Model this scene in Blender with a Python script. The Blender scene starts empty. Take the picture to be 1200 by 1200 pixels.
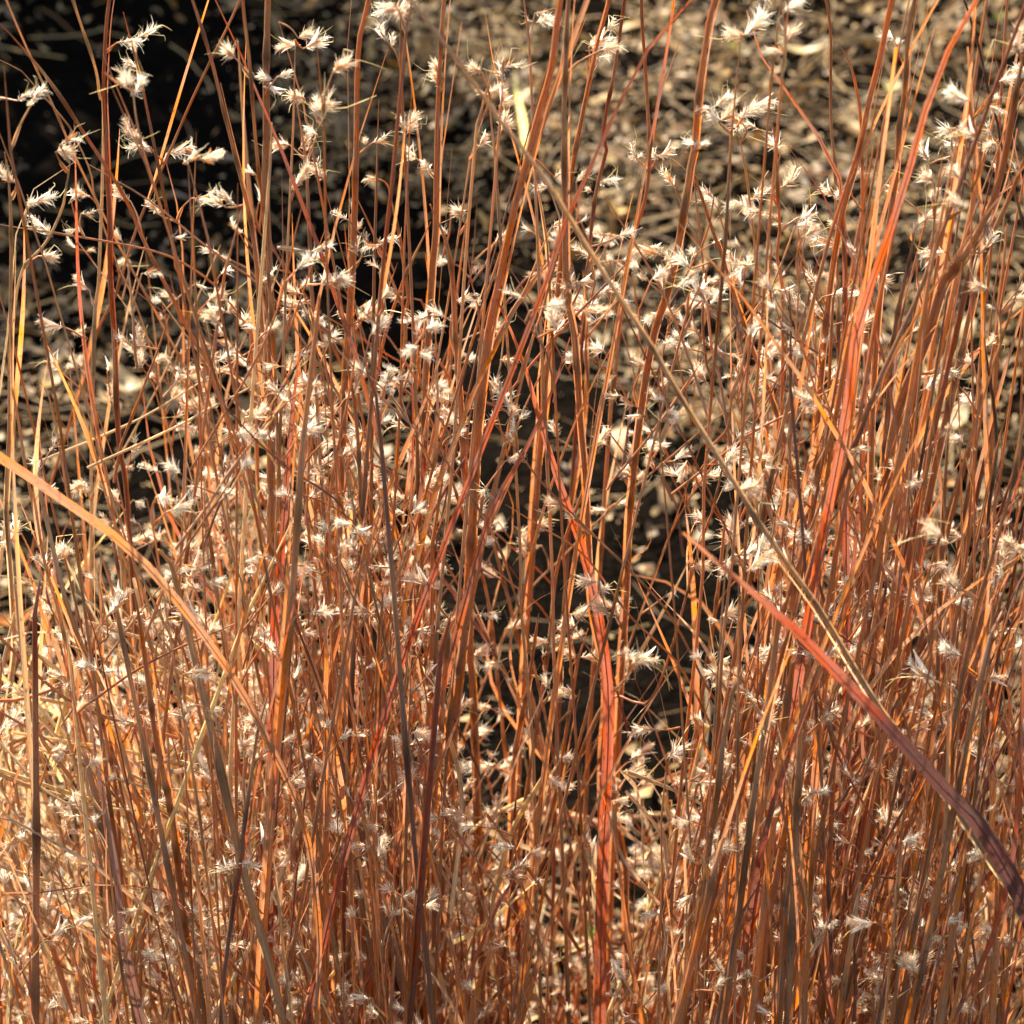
import bpy, math
import numpy as np
from mathutils import Vector, Matrix

S = bpy.context.scene
R_ = math.radians
# ------------------------------------------------------------------ camera, world, sun, exposure
CAM_Z, PITCH, FOV = 1.25, R_(32.0), R_(18.3)
cam_d = bpy.data.cameras.new('camera')
cam = bpy.data.objects.new('camera', cam_d)
S.collection.objects.link(cam)
cam.location = (0, 0, CAM_Z)
cam.rotation_euler = (R_(90) - PITCH, 0, 0)
cam_d.sensor_width = 36
cam_d.angle = FOV
cam_d.clip_start, cam_d.clip_end = 0.02, 400
cam_d.dof.use_dof = True
cam_d.dof.focus_distance = 1.29
cam_d.dof.aperture_fstop = 20
S.camera = cam

SUN_EL, SUN_AZ = R_(42), R_(-28)          # azimuth measured from the view direction (+Y) to the right (+X)
world = bpy.data.worlds.new('World')
S.world = world
world.use_nodes = True
wn = world.node_tree
sky = wn.nodes.new('ShaderNodeTexSky')
sky.sky_type = 'NISHITA'
sky.sun_disc = False
sky.sun_elevation = SUN_EL
sky.sun_rotation = SUN_AZ
warm = wn.nodes.new('ShaderNodeMix')          # the photograph's warm white balance
warm.data_type, warm.blend_type = 'RGBA', 'MULTIPLY'
warm.inputs['Factor'].default_value = 1
warm.inputs['B'].default_value = (1.0, .83, .64, 1)
wn.links.new(sky.outputs['Color'], warm.inputs['A'])
wn.links.new(warm.outputs['Result'], wn.nodes['Background'].inputs['Color'])
wn.nodes['Background'].inputs['Strength'].default_value = 0.14
sd = bpy.data.lights.new('sun', 'SUN')
sd.energy = 5.0
sd.angle = R_(0.5)
sd.color = (1.0, 0.86, 0.64)
sun = bpy.data.objects.new('sun', sd)
S.collection.objects.link(sun)
to_sun = Vector((math.sin(SUN_AZ) * math.cos(SUN_EL), math.cos(SUN_AZ) * math.cos(SUN_EL), math.sin(SUN_EL)))
sun.rotation_euler = to_sun.to_track_quat('Z', 'Y').to_euler()
sun.location = to_sun * 8
S.view_settings.view_transform = 'Standard'
S.view_settings.look = 'None'
S.view_settings.exposure = 1.85
S.view_settings.gamma = 1
S.render.engine = 'CYCLES'
S.cycles.max_bounces = 10
S.cycles.transmission_bounces = 8
S.cycles.diffuse_bounces = 5

# ------------------------------------------------------------------ helpers
rng = np.random.default_rng(11)
U = rng.uniform
FPX = 600 / math.tan(FOV / 2)
cp, sp = math.cos(PITCH), math.sin(PITCH)


def at(px, py, Y):
    """the point on the plane y = Y that the photograph shows at pixel (px, py) of 1200 x 1200"""
    a, b = (px - 600) / FPX, (600 - py) / FPX
    d = np.array([a, cp + b * sp, -sp + b * cp])
    return np.array([0, 0, CAM_Z]) + d * (Y / d[1])


def ground_at(px, py, z=0.0):
    a, b = (px - 600) / FPX, (600 - py) / FPX
    d = np.array([a, cp + b * sp, -sp + b * cp])
    return np.array([0, 0, CAM_Z]) + d * ((z - CAM_Z) / d[2])


def pix(P):
    P = np.atleast_2d(P) - np.array([0, 0, CAM_Z])
    f = P[:, 1] * cp - P[:, 2] * sp
    u = P[:, 1] * sp + P[:, 2] * cp
    return np.stack([600 + FPX * P[:, 0] / f, 600 - FPX * u / f], 1)


def mpp(Y, py=600):
    """metres per photograph pixel at depth Y"""
    return Y / (cp + (600 - py) / FPX * sp) / FPX


class MB:
    """collects strips and tubes; build() links them as ONE mesh"""
    def __init__(s):
        s.v, s.f, s.c, s.uv, s.m, s.n = [], [], [], [], [], 0

    def add(s, v, f, c, uv, mi=0):
        v = np.asarray(v, np.float32)
        f = np.asarray(f, np.int32)
        c = np.asarray(c, np.float32)
        if c.ndim == 1:
            c = np.repeat(c[None, :3], len(v), 0)
        s.v.append(v); s.f.append(f + s.n); s.c.append(c); s.uv.append(np.asarray(uv, np.float32))
        s.m.append(np.full(len(f), mi, np.int32)); s.n += len(v)

    def arrays(s):
        return (np.concatenate(s.v), np.concatenate(s.f), np.concatenate(s.c), np.concatenate(s.uv), np.concatenate(s.m))

    def mesh(s, name, mats, smooth=True):
        v, f, c, uv, m = s.arrays()
        me = bpy.data.meshes.new(name)
        me.vertices.add(len(v)); me.vertices.foreach_set('co', v.ravel())
        me.loops.add(f.size); me.loops.foreach_set('vertex_index', f.ravel())
        me.polygons.add(len(f))
        me.polygons.foreach_set('loop_start', np.arange(0, f.size, 4, dtype=np.int32))
        me.polygons.foreach_set('loop_total', np.full(len(f), 4, np.int32))
        me.polygons.foreach_set('material_index', m)
        if smooth:
            me.polygons.foreach_set('use_smooth', np.ones(len(f), bool))
        a = me.attributes.new('tint', 'FLOAT_COLOR', 'POINT')
        a.data.foreach_set('color', np.concatenate([c, np.ones((len(c), 1), np.float32)], 1).ravel())
        b = me.attributes.new('fibre', 'FLOAT2', 'POINT')
        b.data.foreach_set('vector', uv.ravel())
        for mt in mats:
            me.materials.append(mt)
        me.update(calc_edges=True)
        return me


def link(name, data, parent=None, loc=(0, 0, 0)):
    o = bpy.data.objects.new(name, data)
    S.collection.objects.link(o)
    o.location = loc
    if parent is not None:
        o.parent = parent
    return o


def thing(name, label, cat, loc, group=None):
    o = link(name, None, None, loc)
    o.empty_display_size = 0.02
    o['label'] = label; o['category'] = cat
    if group:
        o['group'] = group
    return o


def unit(a):
    return a / (np.linalg.norm(a, axis=-1, keepdims=True) + 1e-12)


def smooth_path(P, n):
    """Catmull-Rom through P, n points evenly by length"""
    P = np.asarray(P, float)
    if len(P) == 2:
        t = np.linspace(0, 1, n)[:, None]
        return P[0] * (1 - t) + P[1] * t
    Q = np.vstack([2 * P[0] - P[1], P, 2 * P[-1] - P[-2]])
    out = []
    for i in range(1, len(Q) - 2):
        t = np.linspace(0, 1, 9)[:-1, None]
        a, b, c, d = Q[i - 1], Q[i], Q[i + 1], Q[i + 2]
        out.append(.5 * (2 * b + (c - a) * t + (2 * a - 5 * b + 4 * c - d) * t ** 2 + (-a + 3 * b - 3 * c + d) * t ** 3))
    out = np.vstack(out + [P[-1:]])
    L = np.concatenate([[0], np.cumsum(np.linalg.norm(np.diff(out, axis=0), axis=1))])
    s = np.linspace(0, L[-1], n)
    return np.stack([np.interp(s, L, out[:, k]) for k in range(3)], 1)


def plen(P):
    return np.concatenate([[0], np.cumsum(np.linalg.norm(np.diff(P, axis=0), axis=1))])


def tube(mb, P, r, col, k=5, mi=0, ridge=0.0):
    n = len(P)
    T = unit(np.gradient(P, axis=0))
    ref = np.array([0.3, 1.0, 0.1]) if abs(T[:, 1]).mean() < .8 else np.array([1.0, 0, 0.2])
    A = unit(np.cross(T, ref)); B = np.cross(A, T)
    r = np.broadcast_to(r, (n,))
    a = np.arange(k) / k * 2 * math.pi
    rr = r[:, None] * (1 + ridge * np.cos(a * 3)[None, :])
    V = P[:, None, :] + rr[:, :, None] * (np.cos(a)[None, :, None] * A[:, None, :] + np.sin(a)[None, :, None] * B[:, None, :])
    i = np.arange(n - 1)[:, None] * k; j = np.arange(k)[None, :]; j2 = (j + 1) % k
    F = np.stack([i + j, i + j2, i + k + j2, i + k + j], -1).reshape(-1, 4)
    L = plen(P)
    uv = np.stack([np.broadcast_to(a * r.mean(), (n, k)), np.broadcast_to(L[:, None], (n, k))], -1).reshape(-1, 2)
    col = np.asarray(col)
    if col.ndim == 2:
        col = np.repeat(col, k, 0)
    mb.add(V.reshape(-1, 3), F, col, uv + U(0, 3, 2), mi)


def strip(mb, P, w, col, az=0.0, twist=0.0, fold=.25, mi=0, side=None, cols=3):
    """a leaf blade: a strip with a folded midrib along P"""
    n = len(P)
    T = unit(np.gradient(P, axis=0))
    t = np.linspace(0, 1, n)
    if side is None:
        ang = az + twist * t
        H = np.stack([np.cos(ang), np.sin(ang), np.zeros(n)], 1)
    else:
        H = np.broadcast_to(side, (n, 3))
    A = unit(H - (H * T).sum(1, keepdims=True) * T)
    N = np.cross(A, T)
    w = np.broadcast_to(w, (n,))[:, None]
    V = np.stack([P - A * w * .5, P + N * w * fold * .5 - A * 0, P + A * w * .5], 1)
    k = 3
    i = np.arange(n - 1)[:, None] * k; j = np.arange(k - 1)[None, :]
    F = np.stack([i + j, i + j + 1, i + k + j + 1, i + k + j], -1).reshape(-1, 4)
    L = plen(P)
    uv = np.stack([np.concatenate([-w / 2, 0 * w, w / 2], 1), np.broadcast_to(L[:, None], (n, k))], -1).reshape(-1, 2)
    col = np.asarray(col)
    if col.ndim == 2:
        col = np.repeat(col, k, 0)
    mb.add(V.reshape(-1, 3), F, col, uv + U(0, 3, 2), mi)


# ------------------------------------------------------------------ materials
def nodes(name):
    m = bpy.data.materials.new(name); m.use_nodes = True
    nt = m.node_tree; nt.nodes.clear()
    out = nt.nodes.new('ShaderNodeOutputMaterial')
    def N(t, **kw):
        x = nt.nodes.new(t)
        for a, b in kw.items():
            setattr(x, a, b)
        return x
    return m, nt, N, out


def grass_material(name, trans, spec, rough, streak=True, tsat=1.1, tgain=1.4):
    m, nt, N, out = nodes(name)
    L = nt.links.new
    at_ = N('ShaderNodeAttribute', attribute_name='tint')
    col = at_.outputs['Color']
    if streak:
        fb = N('ShaderNodeAttribute', attribute_name='fibre')
        mp = N('ShaderNodeMapping'); mp.inputs['Scale'].default_value = (2600, 22, 1)
        L(fb.outputs['Vector'], mp.inputs['Vector'])
        nz = N('ShaderNodeTexNoise'); nz.inputs['Scale'].default_value = 1; nz.inputs['Detail'].default_value = 2
        L(mp.outputs['Vector'], nz.inputs['Vector'])
        rp = N('ShaderNodeMapRange'); rp.inputs['From Min'].default_value = .3; rp.inputs['From Max'].default_value = .7
        rp.inputs['To Min'].default_value = .68; rp.inputs['To Max'].default_value = 1.3
        L(nz.outputs['Fac'], rp.inputs['Value'])
        mp2 = N('ShaderNodeMapping'); mp2.inputs['Scale'].default_value = (300, 38, 1)
        L(fb.outputs['Vector'], mp2.inputs['Vector'])
        nz2 = N('ShaderNodeTexNoise'); nz2.inputs['Scale'].default_value = 1; nz2.inputs['Detail'].default_value = 4
        L(mp2.outputs['Vector'], nz2.inputs['Vector'])
        hs = N('ShaderNodeHueSaturation')
        r2 = N('ShaderNodeMapRange'); r2.inputs['From Min'].default_value = .3; r2.inputs['From Max'].default_value = .7
        r2.inputs['To Min'].default_value = .75; r2.inputs['To Max'].default_value = 1.2
        L(nz2.outputs['Fac'], r2.inputs['Value'])
        L(r2.outputs['Result'], hs.inputs['Saturation'])
        ml = N('ShaderNodeMath', operation='MULTIPLY')
        L(rp.outputs['Result'], ml.inputs[0]); L(r2.outputs['Result'], ml.inputs[1])
        mp3 = N('ShaderNodeMapping'); mp3.inputs['Scale'].default_value = (900, 260, 1)
        L(fb.outputs['Vector'], mp3.inputs['Vector'])
        nz3 = N('ShaderNodeTexNoise'); nz3.inputs['Scale'].default_value = 1; nz3.inputs['Detail'].default_value = 3
        L(mp3.outputs['Vector'], nz3.inputs['Vector'])
        r3 = N('ShaderNodeMapRange'); r3.inputs['From Min'].default_value = .58; r3.inputs['From Max'].default_value = .70
        r3.inputs['To Min'].default_value = 1; r3.inputs['To Max'].default_value = .45      # weathered spots
        L(nz3.outputs['Fac'], r3.inputs['Value'])
        m3 = N('ShaderNodeMath', operation='MULTIPLY')
        L(ml.outputs[0], m3.inputs[0]); L(r3.outputs['Result'], m3.inputs[1])
        L(m3.outputs[0], hs.inputs['Value'])
        L(col, hs.inputs['Color'])
        col = hs.outputs['Color']
    p = N('ShaderNodeBsdfPrincipled')
    p.inputs['Roughness'].default_value = rough
    p.inputs['Specular IOR Level'].default_value = spec
    L(col, p.inputs['Base Color'])
    gm = N('ShaderNodeGamma'); gm.inputs['Gamma'].default_value = tsat
    L(col, gm.inputs['Color'])
    mx = N('ShaderNodeMix', data_type='RGBA', blend_type='MULTIPLY')
    mx.inputs['Factor'].default_value = 1
    mx.inputs['B'].default_value = (tgain, tgain, tgain, 1)
    L(gm.outputs['Color'], mx.inputs['A'])
    tr = N('ShaderNodeBsdfTranslucent'); L(mx.outputs['Result'], tr.inputs['Color'])
    ms = N('ShaderNodeMixShader'); ms.inputs['Fac'].default_value = trans
    L(p.outputs[0], ms.inputs[1]); L(tr.outputs[0], ms.inputs[2])
    L(ms.outputs[0], out.inputs['Surface'])
    return m


M_STEM = grass_material('dry_stem', .32, .5, .38)
M_LEAF = grass_material('dry_leaf', .48, .45, .42, tgain=1.3)
M_HAIR = grass_material('seed_hair', .6, .2, .5, streak=False, tsat=1.0, tgain=1.0)
M_LITTER = grass_material('litter', .12, .35, .55)
M_GREEN = grass_material('green_leaf', .4, .4, .45)


def soil_material():
    m, nt, N, out = nodes('soil')
    L = nt.links.new
    tc = N('ShaderNodeTexCoord')
    nz = N('ShaderNodeTexNoise'); nz.inputs['Scale'].default_value = 55; nz.inputs['Detail'].default_value = 8
    nz.inputs['Roughness'].default_value = .7
    L(tc.outputs['Object'], nz.inputs['Vector'])
    cr = N('ShaderNodeValToRGB')
    e = cr.color_ramp.elements
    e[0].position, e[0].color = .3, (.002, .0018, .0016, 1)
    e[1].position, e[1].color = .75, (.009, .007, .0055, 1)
    L(nz.outputs['Fac'], cr.inputs['Fac'])
    vo = N('ShaderNodeTexVoronoi'); vo.inputs['Scale'].default_value = 140
    L(tc.outputs['Object'], vo.inputs['Vector'])
    ad = N('ShaderNodeMath', operation='ADD'); L(nz.outputs['Fac'], ad.inputs[0]); L(vo.outputs['Distance'], ad.inputs[1])
    bp = N('ShaderNodeBump'); bp.inputs['Strength'].default_value = .5; bp.inputs['Distance'].default_value = .012
    L(ad.outputs[0], bp.inputs['Height'])
    p = N('ShaderNodeBsdfPrincipled'); p.inputs['Roughness'].default_value = .95
    p.inputs['Specular IOR Level'].default_value = 0
    L(cr.outputs['Color'], p.inputs['Base Color']); L(bp.outputs['Normal'], p.inputs['Normal'])
    L(p.outputs[0], out.inputs['Surface'])
    return m


# ------------------------------------------------------------------ ground
def soil_height(x, y):
    return (.010 * np.sin(x * 9 + 1.3) * np.sin(y * 7.3 + .4) + .006 * np.sin(x * 31 + y * 17) + .004 * np.sin(x * 57 - y * 63 + 2))


def build_ground():
    fine = np.linspace(-1.6, 1.6, 161)
    far = np.array([2, 3, 5, 8, 14, 25, 45, 80.])
    gx = np.concatenate([-far[::-1], fine, far])
    gy = np.concatenate([-far[::-1] * .5 - .5, np.linspace(-.4, 4.2, 231), 4.2 + far])
    X, Y = np.meshgrid(gx, gy)
    Z = soil_height(X, Y) * np.clip(1.6 - np.hypot(X, Y - 2) / 4, 0, 1) - .012
    V = np.stack([X, Y, Z], -1).reshape(-1, 3)
    ny, nx = X.shape
    i = np.arange(ny - 1)[:, None] * nx; j = np.arange(nx - 1)[None, :]
    F = np.stack([i + j, i + j + 1, i + nx + j + 1, i + nx + j], -1).reshape(-1, 4)
    mb = MB(); mb.add(V, F, (.03, .025, .02), V[:, :2])
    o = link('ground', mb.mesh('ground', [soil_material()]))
    o['kind'] = 'structure'


build_ground()

TANS = np.array([[.46, .36, .22], [.52, .42, .27], [.34, .24, .14], [.24, .15, .08], [.60, .50, .34], [.14, .09, .055],
                 [.30, .24, .18], [.42, .27, .13], [.10, .07, .05]])
TANS = TANS * np.array([.60, .50, .34])
TPROB = np.array([.2, .14, .17, .13, .07, .11, .08, .05, .05])


def build_litter():
    mb = MB()
    # chips and crumpled leaf scraps: small bent flakes lying at all angles
    n = 120000
    x = np.clip(rng.normal(0, .62, n), -1.5, 1.5); y = U(.9, 3.6, n)
    far = U(0, 1, n) < .12
    x[far] = U(-2.2, 2.2, far.sum()); y[far] = U(-.2, 5.2, far.sum())
    clump = (np.sin(x * 8.1 + 1.7 * np.sin(y * 5)) + np.sin(y * 9.4 + 1.5 * np.sin(x * 6 + 2)) + .8 * np.sin(x * 23 + y * 19)) / 2.8
    P = pix(np.stack([x, y, 0 * x], 1))
    cover = .62 + .38 * clump
    bare = np.zeros(n)
    for bx, by, rx, ry in BARE:
        bare = np.maximum(bare, np.exp(-(((P[:, 0] - bx) / rx) ** 2 + ((P[:, 1] - by) / ry) ** 2) ** 2))
    keep = U(0, 1, n) < (cover - .08) * (1 - .985 * bare)
    x, y = x[keep], y[keep]; n = len(x)
    Ln = np.exp(rng.normal(math.log(.0068), .55, n)); W = Ln * U(.3, .75, n)
    yaw = U(0, 2 * math.pi, n); tl = rng.normal(0, .5, n); rl = rng.normal(0, .45, n)
    h = np.abs(rng.normal(0, .007, n)) + .001
    bend = U(-.35, .35, n) * Ln
    col = TANS[rng.choice(len(TANS), n, p=TPROB)] * U(.75, 1.25, (n, 1))
    u = np.array([-1, 0, 1]) * .5
    w = np.array([-1, 1]) * .5
    shape = np.array([[.45, .5], [1, 1], [.35, .3]])          # narrow ends
    cy, sy, ct, st, cr_, sr = np.cos(yaw), np.sin(yaw), np.cos(tl), np.sin(tl), np.cos(rl), np.sin(rl)
    V = np.zeros((n, 6, 3))
    for a in range(3):
        for b in range(2):
            lx = u[a] * Ln; ly = w[b] * W * shape[a, b] * U(.7, 1.2, n)
            lz = bend * (1 - abs(u[a]) * 2) + U(-.12, .12, n) * W
            ly, lz = ly * cr_ - lz * sr, ly * sr + lz * cr_
            lx, lz = lx * ct - lz * st, lx * st + lz * ct
            V[:, a * 2 + b] = np.stack([x + lx * cy - ly * sy, y + lx * sy + ly * cy, h + lz + soil_height(x, y) - .008 + np.abs(st) * Ln * .4], 1)
    base = np.arange(n)[:, None, None] * 6
    F = (base + np.array([[0, 2, 3, 1], [2, 4, 5, 3]])[None]).reshape(-1, 4)
    mb.add(V.reshape(-1, 3), F, np.repeat(col, 6, 0), np.repeat(U(0, 9, (n, 2)), 6, 0) + np.tile(np.array([[0, 0], [.004, 0], [0, .004], [.004, .004], [0, .008], [.004, .008]]), (n, 1)))
    # fallen straws
    for _ in range(3800):
        px, py = rng.normal(0, .6), U(.8, 3.5)
        qx, qy = pix(np.array([px, py, 0]))[0]
        if any(((qx - bx) / rx) ** 2 + ((qy - by) / ry) ** 2 < 1.1 for bx, by, rx, ry in BARE) and U() < .85:
            continue
        L = U(.03, .16); a = rng.normal(0, .9) + (math.pi if U() < .5 else 0)
        d = np.array([math.cos(a), math.sin(a), 0])
        q = np.array([-d[1], d[0], 0])
        t = np.linspace(-.5, .5, 5)[:, None]
        P3 = np.array([px, py, 0]) + d * L * t + q * (t ** 2) * rng.normal(0, .5) * L
        P3[:, 2] = .006 + U(0, .014) + t[:, 0] * rng.normal(0, .012) + soil_height(P3[:, 0], P3[:, 1])
        tube(mb, P3, U(.0004, .0011), 1.15 * TANS[rng.choice([0, 1, 2, 4, 6, 2, 3])] * U(.8, 1.15), 4)
    o = link('leaf_litter', mb.mesh('leaf_litter', [M_LITTER], smooth=False))
    o['kind'] = 'stuff'
    o['label'] = 'tan and brown leaf scraps and straw covering the dark soil'


BARE = [(130, 130, 210, 210), (640, 790, 250, 260), (190, 545, 90, 70), (470, 350, 150, 130), (590, 480, 170, 140), (820, 700, 110, 160), (690, 20, 70, 40)]
build_litter()

# ------------------------------------------------------------------ palette
PAL = {
    'rb': (.46, .195, .09), 'gb': (.38, .20, .115), 'or': (.55, .255, .11), 'rd': (.34, .095, .055), 'dr': (.27, .08, .055),
    'tn': (.52, .35, .21), 'cr': (.74, .60, .40), 'pp': (.20, .105, .095), 'pk': (.54, .31, .19), 'yl': (.78, .66, .36), 'bk': (.10, .06, .055), 'pq': (.085, .043, .045)}
PAL = {k: tuple(c * g for c, g in zip(v, (.86, .775, .68))) for k, v in PAL.items()}
WORD = {'rb': 'russet', 'gb': 'grey brown', 'or': 'orange brown', 'rd': 'bright red', 'dr': 'dark red', 'tn': 'tan', 'cr': 'cream',
        'pp': 'purplish brown', 'pk': 'pinkish', 'yl': 'pale yellow', 'bk': 'blackish', 'pq': 'dark purple'}


def tint(key, n, amount=.16):
    """colour along a stem: its own colour drifting towards its neighbours in the palette"""
    c = np.array(PAL[key]); o = np.array(PAL[{'rb': 'or', 'gb': 'rb', 'or': 'rb', 'rd': 'or', 'dr': 'rb', 'tn': 'pk', 'cr': 'tn', 'pp': 'gb', 'pk': 'rb', 'yl': 'cr', 'bk': 'pp', 'pq': 'dr'}[key]])
    t = np.linspace(0, 1, n)
    k = .5 + .5 * np.sin(t * U(3, 9) + U(0, 6))
    v = 1 + amount * np.sin(t * U(4, 12) + U(0, 6)) + rng.normal(0, .05)
    if key == 'pq':                        # dark purple base, red further up, pinkish tan tip
        return np.stack([np.interp(t, [0, .855, .87, .90, .93, 1], [PAL[q][k_] for q in ('pq', 'pq', 'dr', 'rd', 'dr', 'rb')]) for k_ in range(3)], 1) * v[:, None]
    return (c[None] * (1 - .55 * k[:, None]) + o[None] * .55 * k[:, None]) * v[:, None]


# ------------------------------------------------------------------ seed tufts
def tuft_builder(kind, hairs, seed, awn=True):
    g = np.random.default_rng(seed)
    mb = MB()
    L = g.uniform(.007, .0105)
    n = 6
    t = np.linspace(0, 1, n)
    curve = g.uniform(-.2, .75)
    A = np.stack([np.sin(t * curve) * L * .8 * t, g.normal(0, .05) * L * t, t * L * np.cos(t * curve * .7)], 1)
    # stalk and husk
    tube(mb, A, np.linspace(.00038, .00018, n), np.array([.55, .33, .17]), 4, 0)
    hk = np.linspace(0, 1, 5)
    for q in range(2):
        d = np.array([g.normal(0, .22), g.normal(0, .22), 1.0]); d /= np.linalg.norm(d)
        H = A[1] + d * hk[:, None] * g.uniform(.005, .008)
        strip(mb, H, np.array([.0006, .0013, .0012, .0007, .0001]), np.array([.55, .27, .11]) * g.uniform(.8, 1.25), g.uniform(0, 3), 0, .5, 0)
    if awn:
        for q in range(g.integers(1, 3)):
            d = np.array([g.normal(0, .5), g.normal(0, .5), .8]); d /= np.linalg.norm(d)
            e = np.array([g.normal(0, 1), g.normal(0, 1), g.normal(0, .6)])
            W = np.array([A[2], A[2] + d * .004, A[2] + d * .008, A[2] + d * .0095 + e * .0025, A[2] + d * .0105 + e * .005])
            tube(mb, W, np.array([.0002, .00018, .00016, .00013, .00005]), np.array([.70, .60, .33]), 3, 0)
    # silky white lemma under the hairs
    for q in range(3 if hairs > 100 else 1):
        d = np.array([g.normal(0, .25), g.normal(0, .25), 0])
        Q = A[1:] + d[None] * np.linspace(0, 1, n - 1)[:, None] ** 1.5 * L
        strip(mb, Q, .0013 * g.uniform(.7, 1.2) * np.array([.4, 1, 1, .7, .1]), np.array([.93, .88, .80]), g.uniform(0, 3), g.normal(0, .6), .4, 1)
    # hairs
    m = hairs
    if kind == 'comb':
        s = np.sort(g.uniform(.1, 1, m))
        a = g.uniform(.5, 1.25, m); r = g.normal(0, 1.0, m) + (g.uniform() < .5) * math.pi
        ln = np.where(g.uniform(0, 1, m) < .7, g.uniform(.0014, .003, m), g.uniform(.003, .0052, m)) * (1.1 - .35 * s)
    elif kind == 'burst':
        s = np.sort(g.uniform(.1, .55, m))
        a = np.abs(g.normal(.3, .5, m)); r = g.uniform(0, 6.28, m)
        ln = g.uniform(.003, .0075, m)
    else:
        s = np.sort(g.uniform(.05, .9, m))
        a = g.uniform(.35, 1.1, m); r = g.uniform(0, 6.28, m)
        ln = np.where(g.uniform(0, 1, m) < .65, g.uniform(.0016, .0034, m), g.uniform(.0034, .006, m))
    O = np.stack([np.interp(s, t, A[:, k]) for k in range(3)], 1)
    T = unit(np.gradient(A, axis=0)); T = np.stack([np.interp(s, t, T[:, k]) for k in range(3)], 1)
    X = unit(np.cross(T, np.array([0.1, 1, 0]))); Yv = np.cross(T, X)
    rad = X * np.cos(r)[:, None] + Yv * np.sin(r)[:, None]
    d1 = unit(T * np.cos(a)[:, None] + rad * np.sin(a)[:, None])
    d2 = unit(d1 + rad * g.uniform(.0, .5, m)[:, None] + g.normal(0, .18, (m, 3)))
    p1 = O + d1 * ln[:, None] * .55; p2 = p1 + d2 * ln[:, None] * .5
    sd_ = unit(np.cross(d1, g.normal(0, 1, (m, 3))))
    w0, w1, w2 = .00011, .00009, .00003
    V = np.stack([O - sd_ * w0, O + sd_ * w0, p1 - sd_ * w1, p1 + sd_ * w1, p2 - sd_ * w2, p2 + sd_ * w2], 1).reshape(-1, 3)
    F = (np.arange(m)[:, None, None] * 6 + np.array([[0, 1, 3, 2], [2, 3, 5, 4]])[None]).reshape(-1, 4)
    base = np.array([.95, .88, .77]) if g.uniform() < .62 else np.array([.85, .68, .52])
    col = base[None] * g.uniform(.85, 1.08, (m, 1))
    mb.add(V, F, np.repeat(np.minimum(col, .97), 6, 0), np.zeros((6 * m, 2)), 1)
    return mb


KINDS = ['comb', 'comb', 'plume', 'burst', 'plume', 'comb', 'plume', 'burst', 'comb', 'plume', 'comb', 'plume']
HAIRS = [230, 120, 200, 60, 240, 160, 90, 180, 200, 40, 110, 230]
TUFT_MB = [tuft_builder(k, HAIRS[i], 100 + i) for i, k in enumerate(KINDS)]
TUFT_ME = [b.mesh('seed_tuft', [M_STEM, M_HAIR]) for b in TUFT_MB]
TUFT_LOW = [tuft_builder(k, HAIRS[i] * 6 // 10, 200 + i, awn=i % 2 == 0).arrays() for i, k in enumerate(KINDS)]


def tuft_matrix(pos, out, sc):
    z = np.asarray(out, float); z = z / np.linalg.norm(z)
    x = np.cross([0, 0, 1.0], z)
    x = np.array([1.0, 0, 0]) if np.linalg.norm(x) < .1 else x / np.linalg.norm(x)
    y = np.cross(z, x)
    r = rng.normal(0, .5) + (math.pi / 2 if U() < .75 else -math.pi / 2)   # bend downwards mostly
    xx = x * math.cos(r) + y * math.sin(r); yy = np.cross(z, xx)
    M = np.eye(4); M[:3, 0] = xx * sc; M[:3, 1] = yy * sc; M[:3, 2] = z * sc; M[:3, 3] = pos
    return M


# ------------------------------------------------------------------ stems
class Stem:
    """one grass stem: the path of its culm, and the parts that grow on it"""
    def __init__(s, path, w, key, flat=False):
        s.P, s.w, s.key, s.flat = path, w, key, flat
        if not flat:
            L = plen(s.P); m = max(int(L[-1] / .11), 2)
            kn = np.sort(np.concatenate([[0, L[-1]], U(0, L[-1], m)]))
            s.P = s.P + np.stack([np.interp(L, kn, rng.normal(0, .0011, m + 2)), np.interp(L, kn, rng.normal(0, .0011, m + 2)), 0 * L], 1)
        s.leaves, s.twigs = [], []          # leaves: (path, width profile, key, az, twist); twigs: (path, key, [(pos, out, scale)])
        s.px = pix(path)


def to_ground(P3, ybase=None, k_soft=.55):
    """continue a stem from its lowest point down to the soil"""
    p0, d = P3[0], P3[0] - P3[min(2, len(P3) - 1)]
    kx = np.clip(d[0] / (abs(d[2]) + 1e-6), -.7, .7) if d[2] < 0 else .3 * np.sign(d[0])
    yb = p0[1] + U(-.03, .05) if ybase is None else ybase
    s = np.linspace(1, 0, 5)[:-1]
    ext = np.stack([p0[0] + kx * p0[2] * (s - k_soft * s ** 2), p0[1] + (yb - p0[1]) * s, p0[2] * (1 - s) - .004 * s], 1)
    return np.vstack([ext, P3])


def px_path(pts, Y0, Y1, top_ext=None):
    pts = [np.array(p, float) for p in pts]
    if pts[-1][1] <= 8:
        d = pts[-1] - pts[-2]; d = d / np.linalg.norm(d)
        pts.append(pts[-1] + d * (top_ext or U(60, 260)) + np.array([rng.normal(0, 8), 0]))
    L = np.concatenate([[0], np.cumsum([np.linalg.norm(b - a) for a, b in zip(pts[:-1], pts[1:])])])
    return np.array([at(p[0], p[1], Y0 + (Y1 - Y0) * l / L[-1]) for p, l in zip(pts, L)])


def culm_radius(n, w, taper=.5):
    t = np.linspace(0, 1, n)
    r = .5 * w * (1.05 - taper * t ** 1.6) * np.clip((1.02 - t) / .07, .12, 1)
    return r


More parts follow.
